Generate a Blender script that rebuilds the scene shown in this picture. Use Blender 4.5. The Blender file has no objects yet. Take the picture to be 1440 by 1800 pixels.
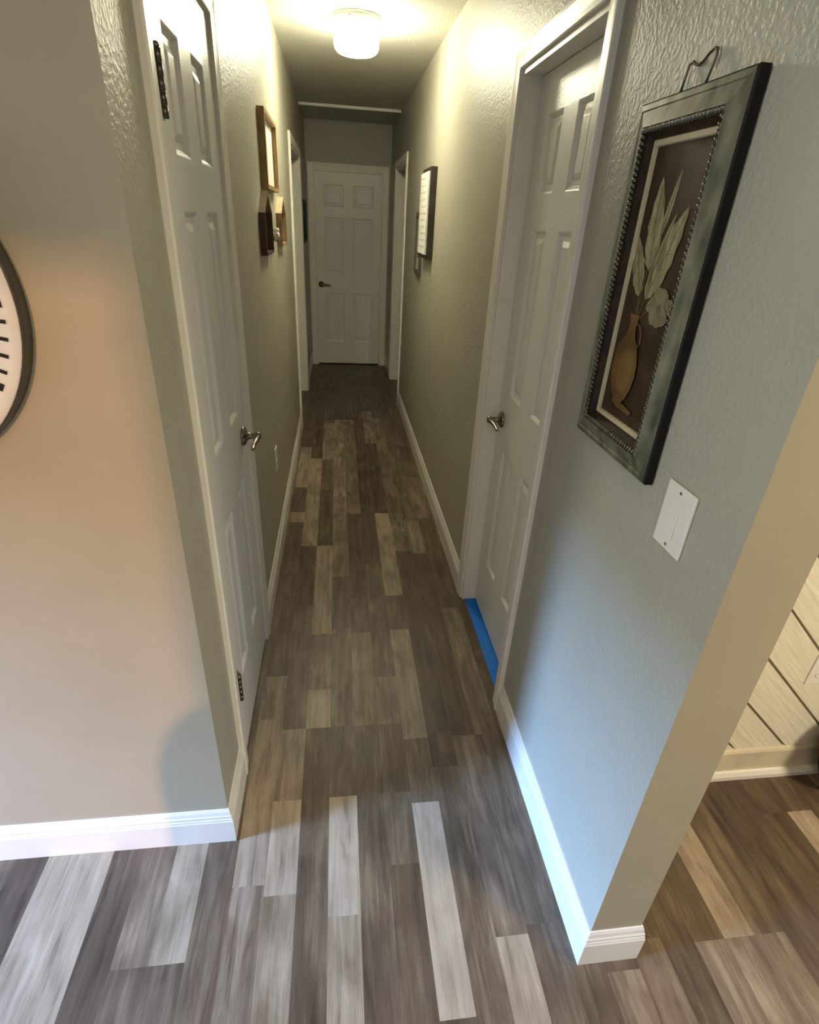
import bpy, bmesh, math, random
from mathutils import Vector, Matrix
random.seed(7)
S = bpy.context.scene
C = S.collection
PI = math.pi

# ------------------------------------------------------------------ camera
cd = bpy.data.cameras.new('camera')
cam = bpy.data.objects.new('camera', cd); C.objects.link(cam)
cd.sensor_fit = 'HORIZONTAL'; cd.sensor_width = 36.0
cd.lens = 959.035 / 1440 * 36.0
cd.clip_start = 0.02
F = Vector((0.12638252, 0.87363655, -0.46987938))
R = Vector((0.99191947, -0.11659864, 0.05000529))
U = Vector((0.01110085, 0.4724023, 0.88131313))
cam.matrix_world = Matrix(((R.x, U.x, -F.x, 0), (R.y, U.y, -F.y, 0), (R.z, U.z, -F.z, 1.60433), (0, 0, 0, 1)))
S.camera = cam

# ------------------------------------------------------------------ view
S.view_settings.view_transform = 'Standard'
S.view_settings.look = 'None'
S.view_settings.gamma = 1.0
S.view_settings.use_curve_mapping = False
S.view_settings.exposure = 0.76

# ------------------------------------------------------------------ world and large lights
W = bpy.data.worlds.new('sky'); S.world = W; W.use_nodes = True
W.node_tree.nodes['Background'].inputs[0].default_value = (0.55, 0.72, 1.0, 1)
W.node_tree.nodes['Background'].inputs[1].default_value = 0.6

def area(name, loc, aim, sx, sy, power, col):
    l = bpy.data.lights.new(name, 'AREA'); l.shape = 'RECTANGLE'; l.size = sx; l.size_y = sy
    l.energy = power; l.color = col
    o = bpy.data.objects.new(name, l); C.objects.link(o); o.location = loc
    o.rotation_euler = (Vector(aim) - Vector(loc)).to_track_quat('-Z', 'Y').to_euler()
    return o
# daylight from the left, sent through the low opening shaped to confine it
area('daylight_left_opening', (-4.6, 0.12, 1.66), (0.58, 0.75, 0.25), 0.75, 0.50, 540, (0.25, 0.49, 1.0))
area('added_side_fill', (-2.9, 0.62, 1.65), (0.58, 0.6, 1.6), 0.5, 0.9, 16, (0.98, 1.0, 0.84))  # added fill to brighten the right wall, no window stands here
# low evening sun through the back window
sl = bpy.data.lights.new('evening_sun', 'SUN'); sl.energy = 0.92; sl.angle = math.radians(1.6); sl.color = (1.0, 0.55, 0.30)
so = bpy.data.objects.new('evening_sun', sl); C.objects.link(so)
so.rotation_euler = Vector((0.10, 1.0, -0.13)).to_track_quat('-Z', 'Y').to_euler()
# ceiling light of the room on the right, ceiling light of the near room
area('right_room_light', (1.9, -0.5, 2.42), (1.9, -0.2, 0), 0.5, 0.5, 40, (1.0, 0.86, 0.62))
area('near_room_light', (-0.3, -1.3, 2.42), (-0.3, -1.3, 0), 0.9, 0.9, 14, (1.0, 0.82, 0.58))
LAMP_EMIT = 53.0

# ------------------------------------------------------------------ materials
def mat(name, col, rough=0.5, metal=0.0, spec=0.5):
    m = bpy.data.materials.new(name); m.use_nodes = True
    b = m.node_tree.nodes['Principled BSDF']
    b.inputs['Base Color'].default_value = (*col, 1)
    b.inputs['Roughness'].default_value = rough
    b.inputs['Metallic'].default_value = metal
    b.inputs['Specular IOR Level'].default_value = spec
    return m
def nd(m, t, **kw):
    n = m.node_tree.nodes.new(t)
    for k, v in kw.items(): setattr(n, k, v)
    return n
def ln(m, a, b): m.node_tree.links.new(a, b)
def noise(m, scale, detail=3, stretch=(1, 1, 1), rough=0.5, vec=None):
    mp = nd(m, 'ShaderNodeMapping'); mp.inputs['Scale'].default_value = stretch
    if vec is None:
        tc = nd(m, 'ShaderNodeNewGeometry'); vec = tc.outputs['Position']
    ln(m, vec, mp.inputs['Vector'])
    n = nd(m, 'ShaderNodeTexNoise'); n.inputs['Scale'].default_value = scale
    n.inputs['Detail'].default_value = detail; n.inputs['Roughness'].default_value = rough
    ln(m, mp.outputs[0], n.inputs['Vector'])
    return n
def bump(m, sock, strength, dist):
    b = nd(m, 'ShaderNodeBump'); b.inputs['Strength'].default_value = strength
    b.inputs['Distance'].default_value = dist
    ln(m, sock, b.inputs['Height']); ln(m, b.outputs[0], m.node_tree.nodes['Principled BSDF'].inputs['Normal'])
def vary(m, sock, c0, c1, p0=0.3, p1=0.7):
    r = nd(m, 'ShaderNodeValToRGB'); r.color_ramp.elements[0].position = p0; r.color_ramp.elements[1].position = p1
    r.color_ramp.elements[0].color = (*c0, 1); r.color_ramp.elements[1].color = (*c1, 1)
    ln(m, sock, r.inputs[0]); ln(m, r.outputs[0], m.node_tree.nodes['Principled BSDF'].inputs['Base Color'])
    return r
def sc(c, k): return tuple(min(1, x * k) for x in c)
def noisy(name, col, rough, amt=0.06, scale=30, metal=0.0, b=0.0, stretch=(1, 1, 1), bd=0.001):
    m = mat(name, col, rough, metal)
    n = noise(m, scale, 4, stretch)
    vary(m, n.outputs['Fac'], sc(col, 1 - amt), sc(col, 1 + amt))
    if b: bump(m, n.outputs['Fac'], b, bd)
    return m

WALL = (0.415, 0.395, 0.315)
def wallmat(name, col, rough=0.44, bs=0.44, bd=0.0014):
    m = mat(name, col, rough)
    n1 = noise(m, 6, 3); vary(m, n1.outputs['Fac'], sc(col, 0.97), sc(col, 1.03))
    n2 = noise(m, 105, 2, rough=0.45)
    rr = nd(m, 'ShaderNodeMapRange'); rr.inputs['From Min'].default_value = 0.42; rr.inputs['From Max'].default_value = 0.62
    ln(m, n2.outputs['Fac'], rr.inputs['Value'])
    bump(m, rr.outputs[0], bs, bd)
    return m
M_wall = wallmat('sage_wall_paint', WALL)
M_tan = wallmat('tan_wall_paint', (0.38, 0.335, 0.24), 0.5, 0.08, 0.0006)
M_ceil = wallmat('ceiling_paint', (0.66, 0.65, 0.57), 0.6)
M_dark = noisy('dark_back', (0.05, 0.05, 0.045), 0.8)
WHITE = (0.84, 0.83, 0.775)
def doormat(name, stretch):
    m = mat(name, WHITE, 0.30)
    n = noise(m, 14, 5, stretch, 0.6)
    bump(m, n.outputs['Fac'], 0.6, 0.0014)
    return m
M_doorV = doormat('door_paint_upright_grain', (22, 22, 1.2))
M_doorH = doormat('door_paint_level_grain', (1.2, 1.2, 26))
M_trim = noisy('trim_paint', (0.85, 0.815, 0.725), 0.33, 0.03, 12, b=0.1, stretch=(4, 4, 1))
M_base = noisy('baseboard_paint', (0.76, 0.725, 0.66), 0.35, 0.03, 12)
M_nickel = noisy('brushed_nickel', (0.27, 0.24, 0.20), 0.27, 0.1, 60, metal=1.0)
M_hinge = noisy('aged_hinge_metal', (0.16, 0.14, 0.11), 0.38, 0.25, 70, metal=1.0)
M_plate = mat('switch_plastic', (0.80, 0.78, 0.70), 0.28)
M_slot = mat('slot_shadow', (0.03, 0.03, 0.025), 0.6)
M_tape = noisy('blue_tape', (0.002, 0.20, 0.80), 0.45, 0.12, 60, b=0.2)
M_black = noisy('black_paint', (0.009, 0.008, 0.007), 0.5, 0.2, 40)
M_black.node_tree.nodes['Principled BSDF'].inputs['Specular IOR Level'].default_value = 0.25

# floor: each plank strip carries its own tone and grain offset
def floormat():
    m = mat('vinyl_plank', (0.2, 0.17, 0.14), 0.42)
    at = nd(m, 'ShaderNodeAttribute', attribute_name='tone')
    ao = nd(m, 'ShaderNodeAttribute', attribute_name='off')
    geo = nd(m, 'ShaderNodeNewGeometry')
    add = nd(m, 'ShaderNodeVectorMath', operation='ADD'); ln(m, geo.outputs['Position'], add.inputs[0]); ln(m, ao.outputs['Vector'], add.inputs[1])
    g = noise(m, 6, 8, (7, 0.55, 1), 0.60, add.outputs[0]); g.inputs['Distortion'].default_value = 0.5
    fine = noise(m, 22, 5, (9, 0.45, 1), 0.65, add.outputs[0])
    blot = noise(m, 4.5, 4, (2.4, 1.0, 1), 0.5, add.outputs[0]); blot.inputs['Distortion'].default_value = 0.8
    strk = noise(m, 3.2, 5, (8, 0.8, 1), 0.55, add.outputs[0]); strk.inputs['Distortion'].default_value = 1.6
    def mr(sock, a, b_, c, d):
        r = nd(m, 'ShaderNodeMapRange'); r.clamp = False
        for i, v in zip(('From Min', 'From Max', 'To Min', 'To Max'), (a, b_, c, d)): r.inputs[i].default_value = v
        ln(m, sock, r.inputs['Value']); return r.outputs[0]
    def mth(op, a, b_):
        n = nd(m, 'ShaderNodeMath', operation=op)
        for i, s in enumerate((a, b_)):
            if isinstance(s, (int, float)): n.inputs[i].default_value = s
            else: ln(m, s, n.inputs[i])
        return n.outputs[0]
    t = mth('ADD', at.outputs['Fac'], mr(g.outputs['Fac'], 0.3, 0.7, -0.15, 0.13))
    t = mth('ADD', t, mr(blot.outputs['Fac'], 0.3, 0.7, -0.15, 0.10))
    t = mth('ADD', t, mr(fine.outputs['Fac'], 0.3, 0.7, -0.07, 0.07))
    t = mth('SUBTRACT', t, mth('MULTIPLY', mth('MAXIMUM', mr(strk.outputs['Fac'], 0.56, 0.70, 0.0, 1.0), 0.0), 0.17))
    r = nd(m, 'ShaderNodeValToRGB'); ln(m, t, r.inputs[0])
    cr = r.color_ramp
    cr.elements[0].position = 0.0; cr.elements[0].color = (0.036, 0.022, 0.013, 1)
    cr.elements[1].position = 1.0; cr.elements[1].color = (0.41, 0.34, 0.255, 1)
    for p, c in ((0.3, (0.098, 0.066, 0.042)), (0.5, (0.168, 0.122, 0.080)), (0.75, (0.31, 0.245, 0.175))):
        e = cr.elements.new(p); e.color = (*c, 1)
    # dark drawn cathedral rings and knots
    wv = nd(m, 'ShaderNodeTexWave', wave_type='RINGS', rings_direction='X')
    mp = nd(m, 'ShaderNodeMapping'); mp.inputs['Scale'].default_value = (5, 0.7, 1)
    ln(m, add.outputs[0], mp.inputs[0]); ln(m, mp.outputs[0], wv.inputs['Vector'])
    wv.inputs['Scale'].default_value = 1.6; wv.inputs['Distortion'].default_value = 4; wv.inputs['Detail'].default_value = 3
    k = mr(wv.outputs['Fac'], 0.0, 1.0, 0.92, 1.05)
    mx = nd(m, 'ShaderNodeVectorMath', operation='SCALE'); ln(m, r.outputs[0], mx.inputs[0]); ln(m, k, mx.inputs['Scale'])
    b = m.node_tree.nodes['Principled BSDF']
    ln(m, mx.outputs[0], b.inputs['Base Color'])
    ln(m, mr(g.outputs['Fac'], 0.3, 0.7, 0.48, 0.38), b.inputs['Roughness'])
    bump(m, fine.outputs['Fac'], 0.12, 0.0006)
    return m
M_floor = floormat()

# ------------------------------------------------------------------ mesh helpers
class B:
    """collects geometry (world coordinates) with material slots"""
    def __init__(s): s.bm = bmesh.new(); s.mi = 0
    def face(s, pts, mi=None):
        f = s.bm.faces.new([s.bm.verts.new(p) for p in pts]); f.material_index = s.mi if mi is None else mi; return f
    def box(s, x0, x1, y0, y1, z0, z1, bev=0.0, mi=None, seg=2):
        r = bmesh.ops.create_cube(s.bm, size=1.0)
        for v in r['verts']:
            v.co = Vector(((x0 + x1) / 2 + v.co.x * (x1 - x0), (y0 + y1) / 2 + v.co.y * (y1 - y0), (z0 + z1) / 2 + v.co.z * (z1 - z0)))
        fs = set(f for v in r['verts'] for f in v.link_faces)
        for f in fs: f.material_index = s.mi if mi is None else mi
        if bev > 0:
            es = list(set(e for f in fs for e in f.edges))
            q = bmesh.ops.bevel(s.bm, geom=es, offset=bev, segments=seg, affect='EDGES', profile=0.5)
            for f in q['faces']: f.material_index = s.mi if mi is None else mi
        return s
    def tube(s, pts, rad, n=10, mi=None, cap=True):
        pts = [Vector(p) for p in pts]; rings = []
        rad = rad if isinstance(rad, (list, tuple)) else [rad] * len(pts)
        up = None
        for i, p in enumerate(pts):
            d = (pts[min(i + 1, len(pts) - 1)] - pts[max(i - 1, 0)]).normalized()
            if up is None: up = d.orthogonal().normalized()
            up = (up - d * up.dot(d)).normalized(); w = d.cross(up)
            rings.append([s.bm.verts.new(p + (up * math.cos(a) + w * math.sin(a)) * rad[i]) for a in [2 * PI * k / n for k in range(n)]])
        for a, b in zip(rings, rings[1:]):
            for k in range(n):
                f = s.bm.faces.new((a[k], a[(k + 1) % n], b[(k + 1) % n], b[k])); f.smooth = True; f.material_index = s.mi if mi is None else mi
        if cap:
            for r, fl in ((rings[0], True), (rings[-1], False)):
                f = s.bm.faces.new(r[::-1] if fl else r); f.material_index = s.mi if mi is None else mi
        return s
    def lathe(s, origin, axis, prof, n=48, mi=None, smooth=True):
        """prof: list of (radius, distance along axis)"""
        o = Vector(origin); ax = Vector(axis).normalized(); u = ax.orthogonal().normalized(); w = ax.cross(u)
        rings = []
        for r, h in prof:
            if r < 1e-6: rings.append([s.bm.verts.new(o + ax * h)])
            else: rings.append([s.bm.verts.new(o + ax * h + (u * math.cos(2 * PI * k / n) + w * math.sin(2 * PI * k / n)) * r) for k in range(n)])
        for a, b in zip(rings, rings[1:]):
            for k in range(n):
                q = [a[k % len(a)], a[(k + 1) % len(a)], b[(k + 1) % len(b)], b[k % len(b)]]
                q = list(dict.fromkeys(q))
                if len(q) < 3: continue
                f = s.bm.faces.new(q); f.smooth = smooth; f.material_index = s.mi if mi is None else mi
        return s
    def prism(s, pts2, fn, d0, d1, mi=None):
        """polygon pts2 mapped by fn(u,v,d), extruded d0..d1"""
        m_ = s.mi if mi is None else mi
        a = [s.bm.verts.new(fn(u, v, d0)) for u, v in pts2]; b = [s.bm.verts.new(fn(u, v, d1)) for u, v in pts2]
        for f in (s.bm.faces.new(a[::-1]), s.bm.faces.new(b)): f.material_index = m_
        for i in range(len(a)):
            j = (i + 1) % len(a); f = s.bm.faces.new((a[i], a[j], b[j], b[i])); f.material_index = m_
        return s

def worldloc(o):
    v = Vector((0, 0, 0))
    while o: v += o.location; o = o.parent
    return v
def tag(o, label=None, cat=None, group=None, kind=None):
    if label: o['label'] = label
    if cat: o['category'] = cat
    if group: o['group'] = group
    if kind: o['kind'] = kind
    return o
def obj(name, b, mats, parent=None, label=None, origin=None):
    bm = b.bm
    bmesh.ops.recalc_face_normals(bm, faces=bm.faces)
    off = worldloc(parent) if parent else (Vector(origin) if origin else Vector((0, 0, 0)))
    bmesh.ops.translate(bm, verts=bm.verts, vec=-off)
    me = bpy.data.meshes.new(name); bm.to_mesh(me); bm.free()
    for m in (mats if isinstance(mats, (list, tuple)) else [mats]): me.materials.append(m)
    o = bpy.data.objects.new(name, me); C.objects.link(o)
    if parent: o.parent = parent
    else: o.location = off
    if label: o['label'] = label
    return o
def empty(name, loc, label, cat, group=None, kind=None):
    o = bpy.data.objects.new(name, None); C.objects.link(o); o.location = loc; o.empty_display_size = 0.1
    return tag(o, label, cat, group, kind)

# ------------------------------------------------------------------ dimensions
XL, XR = -0.3213, 0.5844        # hallway wall faces
YL, YR = 1.0014, 0.6155         # near ends of the two hallway walls
YE = 6.853                      # end wall
ZC = 2.476                      # ceiling
TW = 0.1292                     # partition thickness
BH = 0.130                      # baseboard height
RX0, RX1, RY0 = -3.0, 3.2, -3.0 # near room
DL0, DL1, DH = 1.257, 1.850, 2.040      # left closet door opening
DR0, DR1 = 1.457, 2.100                 # right door opening
OL0, OL1 = 4.560, 5.68                  # far left opening
OR0, OR1 = 5.300, 6.20                  # far right opening
EX0, EX1 = -0.250, 0.508                # end door opening
OH = 2.045

# ------------------------------------------------------------------ structure
def struct(name, b, mats, label, cat): 
    return tag(obj(name, b, mats), label, cat, kind='structure')

# floor
w = 0.0853; X0c = -0.043
cols = {
 -10: [(-3, .25), (.2, .2)], -9: [(-3, .4), (.1, .74)], -8: [(-3, .4), (.1, .74)], -7: [(-3, .5), (.2, .27)],
 -6: [(-3, .4), (.30, .36), (.70, .47)], -5: [(-3, .5), (.25, .42), (.70, .68)], -4: [(-3, .4), (.2, .43)],
 -3: [(-3, .5), (.5, .55), (.86, .68), (1.42, .58), (1.63, .38), (2.35, .36), (2.87, .66), (3.0, .36), (3.35, .66), (4.08, .33), (5.0, .3)],
 -2: [(-3, .4), (.3, .60), (.83, .78), (1.10, .62), (1.37, .42), (2.07, .28), (2.6, .64), (3.85, .30), (5.3, .25)],
 -1: [(-3, .6), (.2, .34), (1.37, .80), (1.55, .52), (1.87, .68), (2.6, .30), (3.3, .40), (3.83, .60), (4.65, .40), (5.2, .27)],
 0: [(-3, .5), (.1, .68), (.765, .84), (1.10, .35), (1.37, .48), (1.9, .42), (2.30, .52), (3.2, .60), (3.55, .57), (4.75, .28)],
 1: [(-3, .4), (.2, .40), (1.10, .34), (1.37, .50), (1.87, .36), (2.41, .28), (2.97, .44), (3.55, .50), (4.75, .33), (5.5, .26)],
 2: [(-3, .4), (.1, .31), (.88, .39), (1.10, .34), (1.37, .50), (1.6, .40), (2.41, .28), (2.98, .25), (4.17, .30), (5.1, .27)],
 3: [(-3, .6), (.1, .30), (.53, .86), (1.06, .42), (1.30, .66), (1.88, .42), (2.13, .68), (2.97, .24), (4.17, .56), (5.0, .29)],
 4: [(-3, .4), (.1, .41), (1.18, .25), (1.32, .29), (2.53, .52), (2.87, .44), (3.6, .48), (4.8, .33)],
 5: [(-3, .5), (.1, .76), (.68, .50), (1.30, .30), (2.5, .50), (2.87, .42), (3.9, .36), (5.0, .26)],
 6: [(-3, .4), (.1, .42), (.70, .45), (1.30, .56), (2.02, .36), (2.9, .50), (3.5, .33), (4.6, .38), (5.2, .28)],
 7: [(-3, .4), (.4, .38), (.64, .48), (1.0, .38), (1.7, .33), (2.5, .40), (3.2, .55), (3.6, .40), (4.6, .36)],
 8: [(-3, .4), (.3, .50), (.58, .33), (1.2, .4)],
 9: [(-3, .4), (.2, .48), (.64, .32), (2, .4)],
 10: [(-3, .4), (.2, .34), (.9, .30)],
 11: [(-3, .5), (.2, .52), (.62, .33)],
 12: [(-3, .5), (.2, .56), (.62, .70), (1.0, .6)],
 13: [(-3, .4), (.2, .55), (.62, .38)],
 14: [(-3, .3), (.4, .29)], 15: [(-3, .4), (.6, .28)], 16: [(-3, .4), (.3, .34), (.93, .30)],
 17: [(-3, .5), (.3, .76), (.93, .36)], 18: [(-3, .4), (.3, .32)],
}
fb = B(); tones = []; offs = []
k0 = int(math.floor((RX0 - X0c) / w)) - 1; k1 = int((RX1 - X0c) / w) + 1
for k in range(k0, k1 + 1):
    xa, xb = X0c + k * w, X0c + (k + 1) * w
    seg = cols.get(k)
    if not seg:
        seg = []; y = -3.0 - random.random()
        while y < 7.2: seg.append((y, random.choice((.28, .33, .4, .45, .55, .72)))); y += random.uniform(.5, 1.3)
    seg = seg + [(7.1, 0)]
    for (ya, t), (yb, _) in zip(seg, seg[1:]):
        if yb <= ya: continue
        fb.face([(xa, ya, 0), (xb, ya, 0), (xb, yb, 0), (xa, yb, 0)])
        tones.append(t); offs.append((random.uniform(0, 40), random.uniform(0, 40), 0))
fl = struct('floor', fb, M_floor, 'floor of grey and brown wood-look planks running down the hallway', 'floor')
a1 = fl.data.attributes.new('tone', 'FLOAT', 'FACE'); a2 = fl.data.attributes.new('off', 'FLOAT_VECTOR', 'FACE')
for i, (t, o_) in enumerate(zip(tones, offs)): a1.data[i].value = (t - .45) * 1.13 + .45; a2.data[i].vector = o_
b = B(); b.box(RX0 - .1, RX1 + .1, RY0 - .1, 7.3, -0.12, -0.004)
struct('floor_slab', b, M_dark, 'slab beneath the plank floor', 'floor')
b = B(); b.box(RX0 - .1, RX1 + .1, RY0 - .1, 7.3, ZC, ZC + .12)
struct('ceiling', b, M_ceil, 'pale ceiling over the hallway and rooms', 'ceiling')

def yz_wall(b, x0, x1, y0, y1, openings):
    """wall along Y with door openings (ya, yb, top)"""
    y = y0
    for ya, yb, top in openings:
        b.box(x0, x1, y, ya, 0, ZC); b.box(x0, x1, ya, yb, top, ZC); y = yb
    b.box(x0, x1, y, y1, 0, ZC)
b = B(); yz_wall(b, XL - .115, XL, YL, YE + .1, [(DL0, DL1, DH), (OL0, OL1, OH)])
b.bm.faces.ensure_lookup_table()
for f in b.bm.faces:
    if all(abs(v.co.y - YL) < 1e-5 for v in f.verts): f.material_index = 1
struct('wall_left', b, [M_wall, M_tan], 'sage painted textured wall on the left side of the hallway', 'wall')
b = B(); yz_wall(b, XR, XR + TW, YR, YE + .1, [(DR0, DR1, DH), (OR0, OR1, OH)])
for f in b.bm.faces:
    if all(abs(v.co.y - YR) < 1e-5 for v in f.verts) or all(abs(v.co.x - XR - TW) < 1e-5 for v in f.verts): f.material_index = 1
struct('wall_right', b, [M_wall, M_tan], 'sage painted textured wall on the right side of the hallway with a free end', 'wall')
b = B(); b.box(RX0, XL - .115, YL, YL + .115, 0, ZC)
struct('wall_front_left', b, M_tan, 'tan painted wall facing the near room, left of the hallway mouth', 'wall')
b = B(); b.box(XL, EX0, YE, YE + .115, 0, ZC); b.box(EX1, XR, YE, YE + .115, 0, ZC); b.box(EX0, EX1, YE, YE + .115, OH, ZC)
struct('wall_end', b, M_wall, 'green grey wall at the far end of the hallway above the closed door', 'wall')
# near room's outer walls; left opening and back window are cut to shape light
b = B()
b.box(RX0 - .1, RX0, -.9, .85, 1.30, ZC); b.box(RX0 - .1, RX0, RY0, -.9, 0, ZC); b.box(RX0 - .1, RX0, .85, 7.2, 0, ZC)
struct('wall_near_left', b, M_tan, 'wall of the near room with an opening cut low to shape the daylight, outside the view on the left', 'wall')
b = B(); wa, wb, wc, wd_ = -2.8, -.742, .40, 2.05
b.box(RX0, wa, RY0 - .1, RY0, 0, ZC); b.box(wb, RX1, RY0 - .1, RY0, 0, ZC); b.box(wa, wb, RY0 - .1, RY0, 0, wc); b.box(wa, wb, RY0 - .1, RY0, wd_, ZC)
struct('wall_back', b, M_tan, 'wall of the near room behind the camera', 'wall')
b = B(); b.box(RX1, RX1 + .1, RY0, 7.2, 0, ZC)
struct('wall_near_right', b, M_tan, 'far right wall of the adjoining room, outside the view', 'wall')
b = B(); b.box(RX0, RX1, 7.1, 7.2, 0, ZC)
struct('wall_rear', b, M_dark, 'closing wall behind the end of the hallway', 'wall')

# ---- door opening casings (mitred moulding)
CP = [(0, 0), (0, .009), (.004, .011), (.016, .0115), (.030, .0135), (.044, .016), (.053, .016), (.057, .012), (.057, 0)]
def casing(b, u0, u1, top, fn, prof=CP):
    """fn(u, z, d) -> world; profile (offset from opening, proud)"""
    rings = []
    for o_, d in prof:
        rings.append([fn(u0 - o_, 0.0, d), fn(u0 - o_, top + o_, d), fn(u1 + o_, top + o_, d), fn(u1 + o_, 0.0, d)])
    vs = [[b.bm.verts.new(p) for p in r] for r in rings]
    n = len(vs)
    for i in range(n):
        a, c = vs[i], vs[(i + 1) % n]
        for j in range(3): 
            f = b.bm.faces.new((a[j], a[j + 1], c[j + 1], c[j])); f.material_index = b.mi
    b.bm.faces.new([v[0] for v in vs]); b.bm.faces.new([v[3] for v in vs][::-1])
def jamb(b, u0, u1, top, fn, depth, t=.016, stop=None):
    """lining boards inside the opening, running from the wall face back"""
    def bx(ua, ub, za, zb, da, db):
        b.prism([(ua, za), (ub, za), (ub, zb), (ua, zb)], lambda u, z, d: fn(u, z, d), da, db)
    bx(u0, u0 + t, 0, top, 0.0005, -depth); bx(u1 - t, u1, 0, top, 0.0005, -depth); bx(u0 + t, u1 - t, top - t, top, 0.0005, -depth)
    if stop:
        da, db = stop
        bx(u0 + t, u0 + t + .010, 0, top - t, da, db); bx(u1 - t - .010, u1 - t, 0, top - t, da, db); bx(u0 + t + .010, u1 - t - .010, top - t - .010, top - t, da, db)
fnL = lambda u, z, d: (XL + d, u, z)
fnR = lambda u, z, d: (XR - d, u, z)
fnE = lambda u, z, d: (u, YE - d, z)
def trim(name, u0, u1, top, fn, depth, label, stop=None):
    b = B(); casing(b, u0, u1, top, fn); jamb(b, u0, u1, top, fn, depth, stop=stop)
    return struct(name, b, M_trim, label, 'door trim')
trim('trim_1', DL0, DL1, DH, fnL, .115, 'white moulded casing around the closed closet door on the left wall')
trim('trim_2', DR0, DR1, DH, fnR, TW, 'white moulded casing and deep jamb around the recessed door on the right wall', stop=None)
trim('trim_3', OL0, OL1, OH, fnL, .115, 'white casing of the open doorway far down the left wall', stop=(-.05, -.085))
trim('trim_4', OR0, OR1, OH, fnR, TW, 'white casing of the open doorway far down the right wall', stop=(-.05, -.085))
trim('trim_5', EX0, EX1, OH, fnE, .115, 'casing around the door at the end of the hallway')
b = B(); b.box(XL, XR, 5.962, 5.995, ZC - .022, ZC, .003)
struct('trim_6', b, M_trim, 'thin white strip across the ceiling before the end wall', 'ceiling trim')

# ---- six panel doors
ROWS = [(.270, .820), (1.035, 1.600), (1.700, 1.912)]
def door_slab(b, u0, u1, z0, z1, cols2, fn, thick=.035, rows=ROWS):
    """front face with stiles/rails and moulded panels; material 0 upright grain, 1 level grain"""
    def q(ua, ub, za, zb, mi): 
        n = 1
        b.face([fn(ua, za, 0), fn(ub, za, 0), fn(ub, zb, 0), fn(ua, zb, 0)], mi)
    (a0, a1), (b0, b1) = cols2
    q(u0, a0, z0, z1, 0); q(b1, u1, z0, z1, 0)
    zs = [z0] + [v for r in rows for v in r] + [z1]
    for i in range(0, len(zs), 2): q(a0, b1, zs[i], zs[i + 1], 1)
    for za, zb in rows:
        q(a1, b0, za, zb, 0)
        for ua, ub in cols2:
            steps = [(0, 0), (.004, -.0015), (.013, -.010), (.025, -.010), (.040, -.0035), (.042, -.0030)]
            rr = []
            for o_, d in steps: rr.append([b.bm.verts.new(fn(x, z, d)) for x, z in ((ua + o_, za + o_), (ub - o_, za + o_), (ub - o_, zb - o_), (ua + o_, zb - o_))])
            for p, n_ in zip(rr, rr[1:]):
                for k in range(4):
                    f = b.bm.faces.new((p[k], p[(k + 1) % 4], n_[(k + 1) % 4], n_[k])); f.material_index = 0
            f = b.bm.faces.new(rr[-1]); f.material_index = 0
    # edges and back
    b.face([fn(u0, z0, 0), fn(u0, z1, 0), fn(u0, z1, -thick), fn(u0, z0, -thick)], 0)
    b.face([fn(u1, z0, 0), fn(u1, z1, 0), fn(u1, z1, -thick), fn(u1, z0, -thick)], 0)
    b.face([fn(u0, z1, 0), fn(u1, z1, 0), fn(u1, z1, -thick), fn(u0, z1, -thick)], 0)
    b.face([fn(u0, z0, 0), fn(u1, z0, 0), fn(u1, z0, -thick), fn(u0, z0, -thick)], 0)
    b.face([fn(u0, z0, -thick), fn(u1, z0, -thick), fn(u1, z1, -thick), fn(u0, z1, -thick)], 0)
def lever(parent, fn, u, z, du, keyed=False):
    """lever handle; fn(u,z,d) with d out of the door, lever running towards du"""
    n = Vector(fn(u, z, 1)) - Vector(fn(u, z, 0)); P0 = fn(u, z, 0)
    b = B(); b.lathe(P0, n, [(0, 0), (.032, 0), (.033, .004), (.030, .009), (.022, .013), (.013, .017), (.0105, .026), (.0105, .042), (.013, .046), (.013, .056), (.008, .060), (0, .060)], 32)
    h = obj('door_handle', b, M_nickel, parent, 'brushed metal lever handle')
    b = B()
    pts = [fn(u, z, .050), fn(u + du * .02, z + .002, .053), fn(u + du * .05, z + .004, .052), fn(u + du * .08, z, .048), fn(u + du * .105, z - .006, .047), fn(u + du * .116, z - .004, .049)]
    b.tube(pts, [.009, .0095, .0085, .0075, .0065, .004], 12)
    obj('lever', b, M_nickel, h)
    return h

# left closet door: hinged on the near side
d1 = empty('door_1', (XL, DL0, 0), 'closed white six-panel closet door on the left wall near the hallway mouth', 'door', kind='structure')
fL0 = lambda u, z, d: (XL + .001 + d, u, z)
b = B(); door_slab(b, DL0 + .018, DL1 - .018, .012, DH - .018, [(1.365, 1.492), (1.602, 1.733)], fL0)
obj('door_slab', b, [M_doorV, M_doorH], d1)
lever(d1, fL0, 1.775, .945, -1)
for zc in (1.80, .31):
    b = B(); h = .052
    for i in range(5):
        za = zc - h + i * 2 * h / 5
        b.lathe((XL + .009, DL0 + .019, za + .0008), (0, 0, 1), [(0, 0), (.0075, 0), (.0075, 2 * h / 5 - .0016), (0, 2 * h / 5 - .0016)], 14)
    b.lathe((XL + .009, DL0 + .019, zc + h), (0, 0, 1), [(.005, 0), (.0065, .003), (.004, .008), (0, .009)], 12)
    b.box(XL + .0012, XL + .0032, DL0 + .019, DL0 + .042, zc - h, zc + h)
    for dz in (-.035, 0, .035): b.lathe((XL + .0030, DL0 + .034, zc + dz), (1, 0, 0), [(.004, 0), (.003, .001), (0, .0012)], 10)
    obj('hinge', b, M_hinge, d1, 'dark metal hinge')

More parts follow.
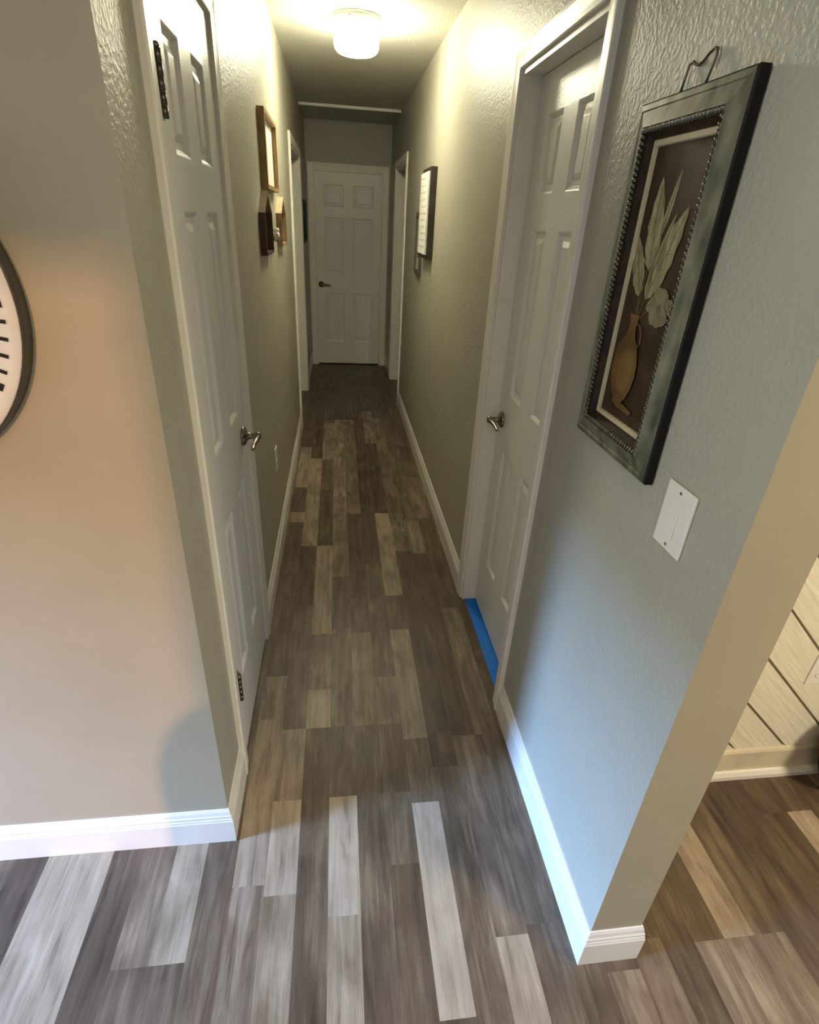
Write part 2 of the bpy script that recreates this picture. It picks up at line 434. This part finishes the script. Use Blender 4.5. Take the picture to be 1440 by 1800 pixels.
# right door, recessed in its jamb
d2 = empty('door_2', (XR + .06, DR0, 0), 'closed white six-panel door set back in the right wall with blue tape at its foot', 'door', kind='structure')
fR0 = lambda u, z, d: (XR + .060 - d, u, z)
b = B(); door_slab(b, DR0 + .018, DR1 - .018, .014, DH - .018, [(1.605, 1.735), (1.845, 1.975)], fR0)
obj('door_slab', b, [M_doorV, M_doorH], d2)
lever(d2, fR0, 2.030, .925, -1)

# end door
d3 = empty('door_3', ((EX0 + EX1) / 2, YE, 0), 'closed six-panel door across the far end of the hallway', 'door', kind='structure')
fE0 = lambda u, z, d: (u, YE + .022 - d, z)
b = B(); door_slab(b, EX0 + .018, EX1 - .018, .014, OH - .018, [(-.142, .078), (.180, .400)], fE0)
obj('door_slab', b, [M_doorV, M_doorH], d3)
lever(d3, fE0, -.185, .91, 1)

# ---- baseboards: profile swept along a path, mitred
BP = [(0, 0), (.0135, 0), (.0135, .088), (.0118, .092), (.0122, .096), (.0100, .101), (.0104, .107), (.0078, .112), (.0062, .122), (.003, .130), (0, .130)]
def sweep(b, path, prof, side=1):
    """path: list of (x,y) on the wall face; offset to the left of travel if side=1"""
    P = [Vector((p[0], p[1])) for p in path]; n = len(P); dirs = [(P[i + 1] - P[i]).normalized() for i in range(n - 1)]
    nor = [Vector((-d.y, d.x)) * side for d in dirs]
    rings = []
    for i in range(n):
        if i == 0: m = nor[0]
        elif i == n - 1: m = nor[-1]
        else:
            m = nor[i - 1] + nor[i]; m = m / (m.dot(nor[i]))
        rings.append([b.bm.verts.new((P[i].x + m.x * o_, P[i].y + m.y * o_, z)) for o_, z in prof])
    k = len(prof)
    for a, c in zip(rings, rings[1:]):
        for j in range(k):
            f = b.bm.faces.new((a[j], a[(j + 1) % k], c[(j + 1) % k], c[j])); f.material_index = b.mi
    b.bm.faces.new(rings[0]); b.bm.faces.new(rings[-1][::-1])
def baseb(name, path, side, label, m=M_base):
    b = B(); sweep(b, path, BP, side); return struct(name, b, m, label, 'baseboard')
cw = .0575
baseb('baseboard_front_left', [(RX0, YL), (XL, YL), (XL, DL0 - cw)], -1, 'white grooved baseboard turning the corner at the left of the hallway mouth')
baseb('baseboard_left', [(XL, DL1 + cw), (XL, OL0 - cw)], -1, 'long white baseboard on the left wall past the closet door')
baseb('baseboard_left_far', [(XL, OL1 + cw), (XL, YE), (EX0 - cw, YE)], -1, 'short baseboard on the left wall beside the end door')
baseb('baseboard_right', [(XR, DR1 + cw), (XR, OR0 - cw)], 1, 'long white baseboard on the right wall past the recessed door')
baseb('baseboard_right_far', [(XR, OR1 + cw), (XR, YE), (EX1 + cw, YE)], 1, 'short baseboard on the right wall beside the end door')
baseb('baseboard_right_end', [(XR, DR0 - cw), (XR, YR), (XR + TW, YR), (XR + TW, 1.085)], -1, 'white baseboard wrapping the free end of the right wall')

# ---- panelled wall of the adjoining room: painted boards laid on the diagonal
YP = 1.085
def clip(poly, a, b_, c):   # keep a*x + b*y + c >= 0
    out = []
    for i in range(len(poly)):
        p, q = poly[i], poly[(i + 1) % len(poly)]; dp = a * p[0] + b_ * p[1] + c; dq = a * q[0] + b_ * q[1] + c
        if dp >= 0: out.append(p)
        if (dp >= 0) != (dq >= 0):
            t = dp / (dp - dq); out.append((p[0] + (q[0] - p[0]) * t, p[1] + (q[1] - p[1]) * t))
    return out
M_board = mat('cream_rough_board', (0.68, 0.60, 0.45), 0.6)
mp = nd(M_board, 'ShaderNodeMapping'); mp.inputs['Rotation'].default_value = (0, math.radians(-45), 0)
mp2 = nd(M_board, 'ShaderNodeMapping'); mp2.inputs['Scale'].default_value = (1.6, 3, 18)
g_ = nd(M_board, 'ShaderNodeNewGeometry'); ln(M_board, g_.outputs['Position'], mp.inputs['Vector']); ln(M_board, mp.outputs[0], mp2.inputs['Vector'])
n_ = nd(M_board, 'ShaderNodeTexNoise'); n_.inputs['Scale'].default_value = 4; n_.inputs['Detail'].default_value = 6; n_.inputs['Distortion'].default_value = 0.6
ln(M_board, mp2.outputs[0], n_.inputs['Vector'])
vary(M_board, n_.outputs['Fac'], (0.70, 0.64, 0.50), (0.82, 0.76, 0.62)); bump(M_board, n_.outputs['Fac'], 0.5, 0.004)
b = B(); x0, x1, z0, z1 = XR + TW, RX1, .128, ZC
b.box(x0, x1, YP, YP + .10, 0, ZC, mi=1)
pw = .130; kk = -4
while True:
    lo = 1.768 + kk * .1815 + .0055; hi = lo + .1815 - .011      # x + z between lo and hi
    if lo > x1 + z1: break
    poly = clip(clip([(x0, z0), (x1, z0), (x1, z1), (x0, z1)], 1, 1, -lo), -1, -1, hi)
    if len(poly) > 2:
        cx = sum(p[0] for p in poly) / len(poly); cz = sum(p[1] for p in poly) / len(poly)
        b.prism(poly, lambda u, v, d: (u, YP - d, v), 0.0, .010)
        fr = [(cx + (p[0] - cx) * .995, cz + (p[1] - cz) * .995) for p in poly]
    kk += 1
pwll = struct('wall_panelled', b, [M_board, noisy('groove_paint', (0.30, 0.25, 0.16), 0.7)], 'cream painted wall of diagonal rough boards in the adjoining room', 'wall')
b = B()
b.prism([(0, .030), (.020, .030), (.020, .115), (.016, .124), (0, .128)], lambda u, v, d: (d, YP - u, v), XR + TW, RX1)
b.prism([(0, 0), (.034, 0), (.034, .016), (.028, .030), (0, .036)], lambda u, v, d: (d, YP - u, v), XR + TW, RX1, mi=1)
struct('baseboard_panelled', b, [noisy('cream_base', (0.62, 0.54, 0.40), 0.5, 0.1, 14, b=.2), M_base], 'thick cream baseboard with white shoe moulding below the diagonal boards', 'baseboard')

# ------------------------------------------------------------------ ceiling lamp
LX, LY = 0.108, 3.52
lamp = empty('ceiling_light', (LX, LY, ZC), 'lit white drum ceiling light in the hallway', 'ceiling light')
b = B(); b.lathe((LX, LY, ZC), (0, 0, -1), [(0, 0), (.119, 0), (.121, .004), (.119, .009), (.114, .011), (.116, .015), (.116, .024), (.112, .029), (.104, .030), (0, .030)], 64)
obj('lamp_base', b, noisy('lamp_base_white', (0.62, 0.60, 0.52), 0.35, 0.03), lamp)
M_glass = mat('lit_opal_glass', (0.9, 0.9, 0.85), 0.3)
p = M_glass.node_tree.nodes['Principled BSDF']; p.inputs['Emission Color'].default_value = (1.0, 0.93, 0.68, 1); p.inputs['Emission Strength'].default_value = LAMP_EMIT
b = B(); prof = [(.100, .028), (.109, .034), (.111, .050), (.111, .110)]
for i in range(1, 9):
    a = i / 8 * PI / 2; prof.append((.111 - .040 * (1 - math.cos(a)), .110 + .036 * math.sin(a)))
prof += [(.04, .148), (0, .149)]
b.lathe((LX, LY, ZC), (0, 0, -1), prof, 64)
obj('lamp_shade', b, M_glass, lamp, 'glowing white glass drum')
for a in (-1.9, .2, 2.3):
    b = B(); b.lathe((LX + math.cos(a) * .112, LY + math.sin(a) * .112, ZC - .022), (math.cos(a), math.sin(a), 0), [(.004, 0), (.005, .006), (.003, .010), (0, .010)], 12)
    obj('screw', b, M_nickel, lamp)

# ------------------------------------------------------------------ framed painting on the right wall
fn = lambda u, v, d: (XR - d, 1.028 - u, 1.503 + v)      # u to the right (towards the viewer)
pic = empty('framed_painting', (XR, 1.028, 1.503), 'large dark framed painting of a vase with pale leaves, hung above the light switch', 'painting')
def ring(b, levels, mi_fn=None, fn=fn):
    rr = [[b.bm.verts.new(fn(sx * hw, sy * hh, d)) for sx, sy in ((-1, -1), (1, -1), (1, 1), (-1, 1))] for hw, hh, d in levels]
    for i, (a, c) in enumerate(zip(rr, rr[1:])):
        for k in range(4):
            f = b.bm.faces.new((a[k], a[(k + 1) % 4], c[(k + 1) % 4], c[k])); f.material_index = mi_fn(i) if mi_fn else 0
    return rr
M_green = mat('distressed_green_paint', (0.2, 0.22, 0.16), 0.36)
n_ = noise(M_green, 10, 5, (6, 3, 1.2)); vary(M_green, n_.outputs['Fac'], (0.055, 0.06, 0.036), (0.215, 0.205, 0.135), .34, .66)
M_cove = noisy('dark_brown_cove', (0.030, 0.017, 0.010), 0.62, 0.5, 50)
M_cove.node_tree.nodes['Principled BSDF'].inputs['Specular IOR Level'].default_value = 0.2
b = B(); hw, hh = .162, .3125
lv = [(hw - .002, hh - .002, .001), (hw, hh, .003), (hw, hh, .018), (hw - .003, hh - .003, .021), (hw - .012, hh - .012, .023), (hw - .014, hh - .014, .0215), (hw - .018, hh - .018, .0225),
      (hw - .040, hh - .040, .0290), (hw - .042, hh - .042, .0265), (hw - .048, hh - .048, .020), (hw - .056, hh - .056, .012), (hw - .062, hh - .062, .0085)]
ring(b, lv, lambda i: 1 if i < 3 else (0 if i < 7 else 2))
frm = obj('frame', b, [M_green, M_black, M_cove], pic, 'distressed sage green frame with black outer edge')
# rope beading
b = B(); bw, bh = hw - .0445, hh - .0445; st = .0095
def bead(u, v, ang):
    c = Vector(fn(u, v, .0262)); 
    t = Vector((0, -math.cos(ang), math.sin(ang))); n2 = Vector((0, math.sin(ang), math.cos(ang)))
    ax = (t * .55 + n2 * .8).normalized()
    b.tube([c - ax * .0070, c - ax * .0042, c, c + ax * .0042, c + ax * .0070], [.0008, .0032, .0042, .0032, .0008], 8)
m_ = int(2 * bw / st); 
for i in range(m_ + 1):
    for s_ in (-1, 1): bead(-bw + i * 2 * bw / m_, s_ * bh, 0)
m_ = int(2 * bh / st)
for i in range(m_ + 1):
    for s_ in (-1, 1): bead(s_ * bw, -bh + i * 2 * bh / m_, PI / 2)
obj('beading', b, noisy('bronze_bead', (0.13, 0.11, 0.085), 0.28, 0.4, 80, metal=.6), frm, 'dark carved rope beading')
b = B(); ring(b, [(hw - .060, hh - .060, .010), (hw - .0615, hh - .0615, .0115), (hw - .0695, hh - .0695, .0105), (hw - .071, hh - .071, .006)])
# liner sits as the cream slip inside the dark cove
obj('liner', b, noisy('cream_linen', (0.50, 0.42, 0.27), 0.7, 0.08, 150, b=.3), pic, 'cream linen slip')
# canvas with painted shapes as flat facets of one mesh
def C2(y, z): return (1.028 - y, z - 1.503)
M_bg = mat('canvas_dark_ground', (0.03, 0.02, 0.013), 0.42, spec=0.35)
n_ = noise(M_bg, 9, 5); vary(M_bg, n_.outputs['Fac'], (0.020, 0.009, 0.004), (0.060, 0.034, 0.016), .3, .75)
n2 = noise(M_bg, 260, 2); bump(M_bg, n2.outputs['Fac'], 0.4, 0.0006)
def paint(name, c0, c1, s_=18, st=(1, 1, 1)):
    m = mat(name, c0, 0.42); n = noise(m, s_, 4, st); vary(m, n.outputs['Fac'], c0, c1, .3, .7); return m
M_leaf = paint('painted_leaf', (0.12, 0.10, 0.042), (0.36, 0.32, 0.18), 34, (1, 3, .45))
M_vein = paint('painted_leaf_shade', (0.10, 0.085, 0.035), (0.16, 0.135, 0.06))
M_vase = paint('painted_vase', (0.085, 0.040, 0.009), (0.16, 0.085, 0.022))
M_vlit = paint('painted_vase_light', (0.13, 0.072, 0.018), (0.20, 0.12, 0.035))
M_flow = paint('painted_flower', (0.13, 0.105, 0.055), (0.27, 0.225, 0.13), 30)
b = B(); cw_, ch_ = hw - .0705, hh - .0705
b.face([fn(-cw_, -ch_, .005), fn(cw_, -ch_, .005), fn(cw_, ch_, .005), fn(-cw_, ch_, .005)], 0)
lay = [.0053]
def shape(pts, mi):
    lay[0] += .000025
    b.face([fn(*C2(y, z), lay[0]) for y, z in pts], mi)
def blade(tip, base, wl, wr, mi=1, n=12, bend=0.0, p=.8):
    (ty, tz), (by, bz) = tip, base; dy, dz = ty - by, tz - bz; L = math.hypot(dy, dz); ny, nz = -dz / L, dy / L
    left, right, mid = [], [], []
    for i in range(n + 1):
        t = i / n; k = math.sin(PI * min(1, t ** .75)) ** p; cy = by + dy * t + ny * bend * math.sin(PI * t); cz = bz + dz * t + nz * bend * math.sin(PI * t)
        wob = 1 + .10 * math.sin(i * 2.3)
        left.append((cy + ny * wl * k * wob, cz + nz * wl * k * wob)); right.append((cy - ny * wr * k * wob, cz - nz * wr * k * wob)); mid.append((cy, cz))
    shape(left + right[-2:0:-1], mi)
    # centre vein
    v = [(y + ny * .0018, z + nz * .0018) for y, z in mid[1:-1]] + [(y - ny * .0008, z - nz * .0008) for y, z in mid[1:-1]][::-1]
    shape(v, 2)
    for i in range(2, n - 1, 2):
        for s_, ww in ((1, wl), (-1, wr)):
            y0, z0_ = mid[i]; k = math.sin(PI * (i / n) ** .75) ** p * ww * .8
            e = (y0 + s_ * ny * k + dy / L * .018, z0_ + s_ * nz * k + dz / L * .018)
            shape([(y0, z0_), (y0 + dy / L * .0022, z0_ + dz / L * .0022), e], 2)
blade((1.020, 1.706), (1.043, 1.60), .008, .009)
blade((1.078, 1.697), (1.056, 1.545), .026, .026)
blade((1.124, 1.605), (1.068, 1.498), .021, .021)
blade((.970, 1.650), (1.044, 1.495), .027, .029)
blade((1.003, 1.640), (1.040, 1.535), .008, .010)
# stems
for ya, za, yb, zb in ((1.058, 1.545, 1.058, 1.455), (1.066, 1.50, 1.060, 1.455), (1.042, 1.50, 1.055, 1.455), (1.03, 1.475, 1.052, 1.452)):
    shape([(ya - .0012, za), (ya + .0012, za), (yb + .0012, zb), (yb - .0012, zb)], 2)
# flower petals
fc = (.984, 1.487)
for a, L_, w_ in ((20, .042, .016), (75, .034, .017), (130, .040, .018), (185, .046, .016), (235, .036, .018), (285, .034, .017), (330, .040, .016)):
    t = math.radians(a); blade((fc[0] - math.cos(t) * L_, fc[1] + math.sin(t) * L_), (fc[0] + math.cos(t) * .006, fc[1] - math.sin(t) * .006), w_ * 1.15, w_ * 1.15, 5, 10, .006, .6)
shape([(fc[0] + math.cos(a) * .009, fc[1] + math.sin(a) * .007) for a in [k * PI / 6 for k in range(12)]], 2)
# vase: neck, body, foot
def vprof(l): return [(y, z) for y, z, _ in l] + [(y2, z) for _, z, y2 in [(0, z, y2) for y, z, y2 in l]][::-1]
V = [(1.081, 1.466, 1.041), (1.074, 1.458, 1.045), (1.071, 1.440, 1.046), (1.078, 1.425, 1.040), (1.096, 1.405, 1.022), (1.104, 1.380, 1.012), (1.106, 1.355, 1.009), (1.100, 1.330, 1.014), (1.086, 1.308, 1.027), (1.073, 1.297, 1.038), (1.082, 1.289, 1.030)]
shape(vprof(V), 3)
shape(vprof([(1.066, 1.400, 1.036), (1.078, 1.385, 1.028), (1.082, 1.360, 1.024), (1.078, 1.335, 1.027), (1.066, 1.315, 1.040)]), 4)
hpts = [(1.044, 1.452), (1.030, 1.448), (1.020, 1.436), (1.018, 1.420), (1.026, 1.408)]
shape(hpts + [(y + .004, z - .001) for y, z in hpts][::-1], 4)
shape([(1.082, 1.292), (1.03, 1.296), (.99, 1.290), (.995, 1.282), (1.05, 1.283)], 3)
obj('canvas', b, [M_bg, M_leaf, M_vein, M_vase, M_vlit, M_flow], pic, 'dark still life with an ochre vase and pale leaves')
# wire hanger
b = B(); ws = [(1.076, 1.818), (1.079, 1.850), (1.077, 1.856), (1.066, 1.858), (1.058, 1.853), (1.048, 1.850), (1.036, 1.853), (1.022, 1.861), (1.012, 1.864), (1.004, 1.862), (1.002, 1.855), (1.004, 1.818)]
b.tube([(XR - (.006 if 1.83 < z else .012), y, z - .002) for y, z in ws], .0022, 8)
obj('hanging_wire', b, M_hinge, pic, 'bent dark wire hanger above the frame')

# ------------------------------------------------------------------ light switch, outlets
sw = empty('light_switch', (XR, .775, 1.167), 'white rocker light switch plate low right of the large painting', 'light switch')
b = B(); b.box(XR - .0055, XR, .733, .817, 1.106, 1.228, .0025); obj('wall_plate', b, M_plate, sw)
b = B(); b.box(XR - .0065, XR - .004, .7565, .7935, 1.132, 1.202, .0008)
pl = obj('switch_frame', b, M_plate, sw)
b = B(); b.prism([(.760, 1.136), (.790, 1.136), (.790, 1.198), (.760, 1.198)], lambda u, v, d: (XR - .0062 - (d * .0042 if v < 1.15 else d * .0006), u, v), 0, 1)
obj('rocker', b, M_plate, sw)
for z in (1.217, 1.117):
    b = B(); b.lathe((XR - .0054, .775, z), (-1, 0, 0), [(.0032, 0), (.0028, .0009), (0, .0010)], 16); obj('screw', b, M_nickel, sw)
def outlet(name_fn, root):
    b = B(); b.prism([(-.036, -.058), (.036, -.058), (.036, .058), (-.036, .058)], name_fn, 0, .0045); obj('wall_plate', b, M_plate, root)
    for s_ in (1, -1):
        b = B(); b.prism([(.0165 * math.cos(a), s_ * .0195 + .0145 * math.sin(a)) for a in [k * PI / 10 for k in range(20)]], name_fn, .0045, .0062)
        r_ = obj('receptacle', b, M_plate, root)
        b = B()
        for u in (-.0065, .0065): b.prism([(u - .0012, s_ * .0195), (u + .0012, s_ * .0195), (u + .0012, s_ * .0195 + .008), (u - .0012, s_ * .0195 + .008)], name_fn, .0062, .0066)
        b.prism([(.0028 * math.cos(a), s_ * .0195 - .006 + .0028 * math.sin(a)) for a in [k * PI / 6 for k in range(12)]], name_fn, .0062, .0066)
        obj('slot', b, M_slot, r_)
o1 = empty('wall_outlet', (XL, 2.635, .505), 'small white outlet plate low on the left hallway wall past the closet door', 'outlet')
outlet(lambda u, v, d: (XL + d, 2.635 + u, .505 + v), o1)
o2 = empty('wall_outlet', (1.443, YP - .010, .473), 'cream outlet plate on the diagonal board wall at the right edge', 'outlet')
outlet(lambda u, v, d: (1.443 + u, YP - .010 - d, .473 + v), o2)

# ------------------------------------------------------------------ blue tape at the right door
b = B(); b.box(XR + .012, XR + .095, DR0 + .002, DR1 - .002, .0005, .0030)
b.box(XR + .034, XR + .0355, DR0 + .002, DR1 - .002, .0030, .0036)
tag(obj('floor_tape', b, M_tape), 'strip of bright blue tape on the floor under the recessed right door', 'tape')

# ------------------------------------------------------------------ wall clock on the front left wall
CX, CZ, CR = -.787, 1.455, .290
clk = empty('wall_clock', (CX, YL, CZ), 'large round white wall clock with black rim, cut off by the left edge', 'clock')
b = B(); b.lathe((CX, YL, CZ), (0, -1, 0), [(0, 0), (CR - .002, 0), (CR, .002), (CR, .030), (CR - .001, .033), (CR - .006, .033), (CR - .006, .026), (0, .026)], 96)
obj('rim', b, noisy('dark_rim', (0.05, 0.047, 0.035), 0.42, 0.2, 30), clk, 'black metal rim')
b = B(); b.lathe((CX, YL, CZ), (0, -1, 0), [(0, .026), (CR - .003, .026), (CR - .003, .0335), (CR - .006, .0345), (CR - .018, .0345), (CR - .020, .0335), (0, .0335)], 96)
obj('clock_face', b, noisy('clock_face_white', (0.62, 0.58, 0.52), 0.55, 0.05, 20), clk)
for i in range(60):
    a = math.radians(6 * i) + .02; big = i % 5 == 0; L_ = .040 if big else .028; wd = .0065 if big else .0030
    r1 = CR - .022; r0 = r1 - L_
    b = B(); c_, s_ = math.cos(a), math.sin(a)
    b.prism([(CX + r * c_ - q * s_, CZ + r * s_ + q * c_) for r, q in ((r0, -wd), (r1, -wd), (r1, wd), (r0, wd))], lambda u, v, d: (u, YL - d, v), .0332, .0342)
    obj('hour_mark' if big else 'minute_mark', b, M_black, clk)
for nm, ang, L_, wd in (('hour_hand', 140, .14, .006), ('minute_hand', 230, .21, .004)):
    b = B(); a = math.radians(ang); c_, s_ = math.cos(a), math.sin(a)
    b.prism([(CX + r * c_ - q * s_, CZ + r * s_ + q * c_) for r, q in ((-.03, -wd), (L_, -wd * .4), (L_, wd * .4), (-.03, wd))], lambda u, v, d: (u, YL - d, v), .036, .038)
    obj(nm, b, M_black, clk)

# ------------------------------------------------------------------ things on the left hallway wall
M_oak = noisy('oak_frame', (0.36, 0.24, 0.10), 0.5, 0.25, 12, stretch=(8, 8, 1.5), b=.2)
M_pale_pine = noisy('light_pine', (0.50, 0.37, 0.22), 0.55, 0.2, 14, stretch=(3, 3, 1), b=.2)
M_walnut = noisy('dark_walnut', (0.060, 0.026, 0.013), 0.4, 0.4, 14, stretch=(6, 6, 1.5), b=.2)
M_paper = noisy('white_paper', (0.80, 0.79, 0.74), 0.6, 0.03, 30)
fr = empty('wall_sign', (XL, 3.055, 1.845), 'oak framed white sign on the left wall above the two house-shaped shelves', 'framed sign')
b = B(); y0, y1, z0, z1 = 2.80, 3.31, 1.697, 1.990; t = .018; dpt = .030
b.box(XL, XL + dpt, y0, y0 + t, z0, z1, .0015); b.box(XL, XL + dpt, y1 - t, y1, z0, z1, .0015)
b.box(XL, XL + dpt, y0 + t, y1 - t, z0, z0 + t, .0015); b.box(XL, XL + dpt, y0 + t, y1 - t, z1 - t, z1, .0015)
obj('frame', b, M_oak, fr)
b = B(); b.box(XL + .001, XL + .008, y0 + t, y1 - t, z0 + t, z1 - t)
obj('panel', b, M_paper, fr)

def house_shelf(y0, wd, z0, zs, zt, dep, m_side, m_roof, label):
    root = empty('house_shelf', (XL, y0 + wd / 2, z0), label, 'wall shelf', 'house-shaped wooden shelves on the left wall')
    t = .010; yc = y0 + wd / 2
    ou = [(y0, z0), (y0 + wd, z0), (y0 + wd, zs), (yc, zt), (y0, zs)]
    k = t * 1.05
    inn = [(y0 + t, z0 + t), (y0 + wd - t, z0 + t), (y0 + wd - t, zs - t * .25), (yc, zt - k * 1.15), (y0 + t, zs - t * .25)]
    f = lambda u, v, d: (XL + d, u, v)
    for i, nm in enumerate(('bottom_board', 'side_board', 'roof_board', 'roof_board', 'side_board')):
        j = (i + 1) % 5; b = B()
        b.prism([ou[i], ou[j], inn[j], inn[i]], f, 0, dep)
        obj(nm, b, m_roof if nm == 'roof_board' else m_side, root)
    return root
house_shelf(2.62, .284, 1.443, 1.606, 1.688, .028, M_walnut, noisy('pale_walnut_roof', (0.26, 0.17, 0.11), 0.5, 0.2, 20), 'dark walnut house-shaped shelf box, the nearer of the two under the oak sign')  # roof boards paler than the side boards
house_shelf(3.36, .30, 1.450, 1.607, 1.686, .030, noisy('pine_side', (0.30, 0.19, 0.10), 0.5, 0.25, 16), M_pale_pine, 'light pine house-shaped shelf box, the farther of the two under the oak sign')
cup = empty('candle_cup', (XL, 3.05, 1.505), 'small round silver cup fixed to the wall between the two house-shaped shelves', 'wall ornament')
b = B(); b.lathe((XL, 3.05, 1.505), (1, 0, 0), [(0, 0), (.022, 0), (.022, .006), (.010, .009), (.008, .016), (0, .016)], 24); obj('bracket', b, M_hinge, cup)
b = B(); b.lathe((XL + .026, 3.05, 1.482), (0, 0, 1), [(0, 0), (.012, 0), (.017, .008), (.019, .022), (.018, .040), (.0165, .040), (.0165, .034), (0, .034)], 28); obj('cup', b, mat('polished_silver', (0.62, 0.60, 0.56), .22, 1.0), cup)
b = B(); b.lathe((XL + .026, 3.05, 1.516), (0, 0, 1), [(0, 0), (.0155, 0), (.0155, .024), (.012, .026), (0, .026)], 24); obj('candle', b, M_paper, cup)

b = B(); wp = empty('small_frame', (XL, 6.05, 1.552), 'black framed picture on the left wall past the far left doorway', 'picture')
b.box(XL, XL + .022, 5.78, 6.32, 1.370, 1.735, .002); obj('frame', b, M_black, wp)
b = B(); b.box(XL + .0222, XL + .0235, 5.81, 6.29, 1.40, 1.705); obj('picture', b, noisy('dark_print', (0.010, 0.012, 0.018), 0.8, 0.4, 12), wp)

# ------------------------------------------------------------------ two pictures far along the right wall
bp = empty('canvas_sign', (XR, 3.845, 1.645), 'white lettered panel on a black backing board, right wall, nearer of the two small pictures', 'framed sign')
b = B(); b.box(XR - .038, XR, 3.68, 4.012, 1.398, 1.892, .002)
obj('backing_board', b, noisy('dark_wood', (0.035, 0.028, 0.018), 0.45, 0.3, 14), bp)
b = B(); b.box(XR - .050, XR - .038, 3.70, 4.012, 1.424, 1.868, .002)
obj('panel', b, M_paper, bp)
M_script = noisy('grey_script', (0.58, 0.56, 0.50), 0.6)
for i in range(11):
    z = 1.835 - i * .037; ya, yb = 3.99 - random.uniform(0, .04), 3.72 + random.uniform(0, .05); n = 24
    b = B(); up_, dn = [], []
    for q in range(n + 1):
        y = ya + (yb - ya) * q / n; h_ = .003 + .0055 * abs(math.sin(q * 2.1 + i)); up_.append((y, z + h_)); dn.append((y, z - .0035))
    b.prism(up_ + dn[::-1], lambda u, v, d: (XR - .0500 - d, u, v), 0, .0007)
    obj('script_row', b, M_script, bp, 'row of faint grey script')
sp = empty('small_frame', (XR, 4.275, 1.465), 'narrow green-grey framed picture, right wall, half hidden behind the black backed sign', 'picture')
b = B(); y0, y1, z0, z1 = 4.14, 4.405, 1.268, 1.664; t = .032; dd = .020
for q in ((y0, y0 + t, z0, z1), (y1 - t, y1, z0, z1), (y0 + t, y1 - t, z0, z0 + t), (y0 + t, y1 - t, z1 - t, z1)): b.box(XR - dd, XR, *q, .0015)
obj('frame', b, noisy('grey_green_frame', (0.075, 0.078, 0.055), 0.45, 0.2, 20), sp)
b = B(); b.box(XR - .008, XR - .001, y0 + t, y1 - t, z0 + t, z1 - t); obj('mat_board', b, noisy('pale_mat', (0.42, 0.42, 0.36), 0.6), sp)
b = B(); b.box(XR - .0095, XR - .008, y0 + t + .03, y1 - t - .03, z0 + t + .075, z1 - t - .045); obj('print', b, noisy('grey_print', (0.14, 0.15, 0.13), 0.4, 0.4, 14), sp)

# ------------------------------------------------------------------ black wheel at the right edge
wx, wy, wz = 1.708, .985, .20
wh = empty('wheel', (wx, wy, 0), 'edge of a small black wheel standing by the baseboard of the diagonal board wall', 'wheel')
b = B(); R_ = .20
b.lathe((wx, wy + .03, wz), (0, -1, 0), [(R_ - .045, 0), (R_ - .012, 0), (R_, .012), (R_, .048), (R_ - .012, .06), (R_ - .045, .06), (R_ - .045, 0)], 64); obj('tyre', b, M_black, wh)
b = B(); b.lathe((wx, wy + .02, wz), (0, -1, 0), [(0, 0), (R_ - .044, 0), (R_ - .044, .04), (.04, .03), (.035, .05), (0, .05)], 48); obj('hub', b, noisy('dark_plastic', (0.03, 0.03, 0.03), .4), wh)

# ------------------------------------------------------------------ unseen chair, added so its rounded back shadows the foot of the front wall
ac = empty('added_shadow_chair', (-.22, -.75, 0), 'unseen grey chair added behind the viewpoint to cast the rounded wall shadow', 'added_shadow_chair')
M_fab = noisy('grey_fabric', (0.16, 0.16, 0.16), 0.85, 0.15, 80)
b = B(); out = []
for i in range(0, 25):
    a = PI * i / 24; out.append((-.22 + .42 * math.copysign(abs(math.cos(a)) ** .7, math.cos(a)), .40 + .40 * math.sin(a) ** .8))
b.prism([( .20, .16)] + out + [(-.64, .16)], lambda u, v, d: (u, -.56 - d, v), 0, .11); obj('backrest', b, M_fab, ac)
b = B(); b.box(-.62, .18, -1.22, -.67, .16, .42, .03); obj('seat', b, M_fab, ac)
for x in (-.58, .14):
    for y in (-1.18, -.60):
        b = B(); b.tube([(x, y, 0), (x, y, .17)], [.014, .022], 12); obj('leg', b, M_walnut, ac)
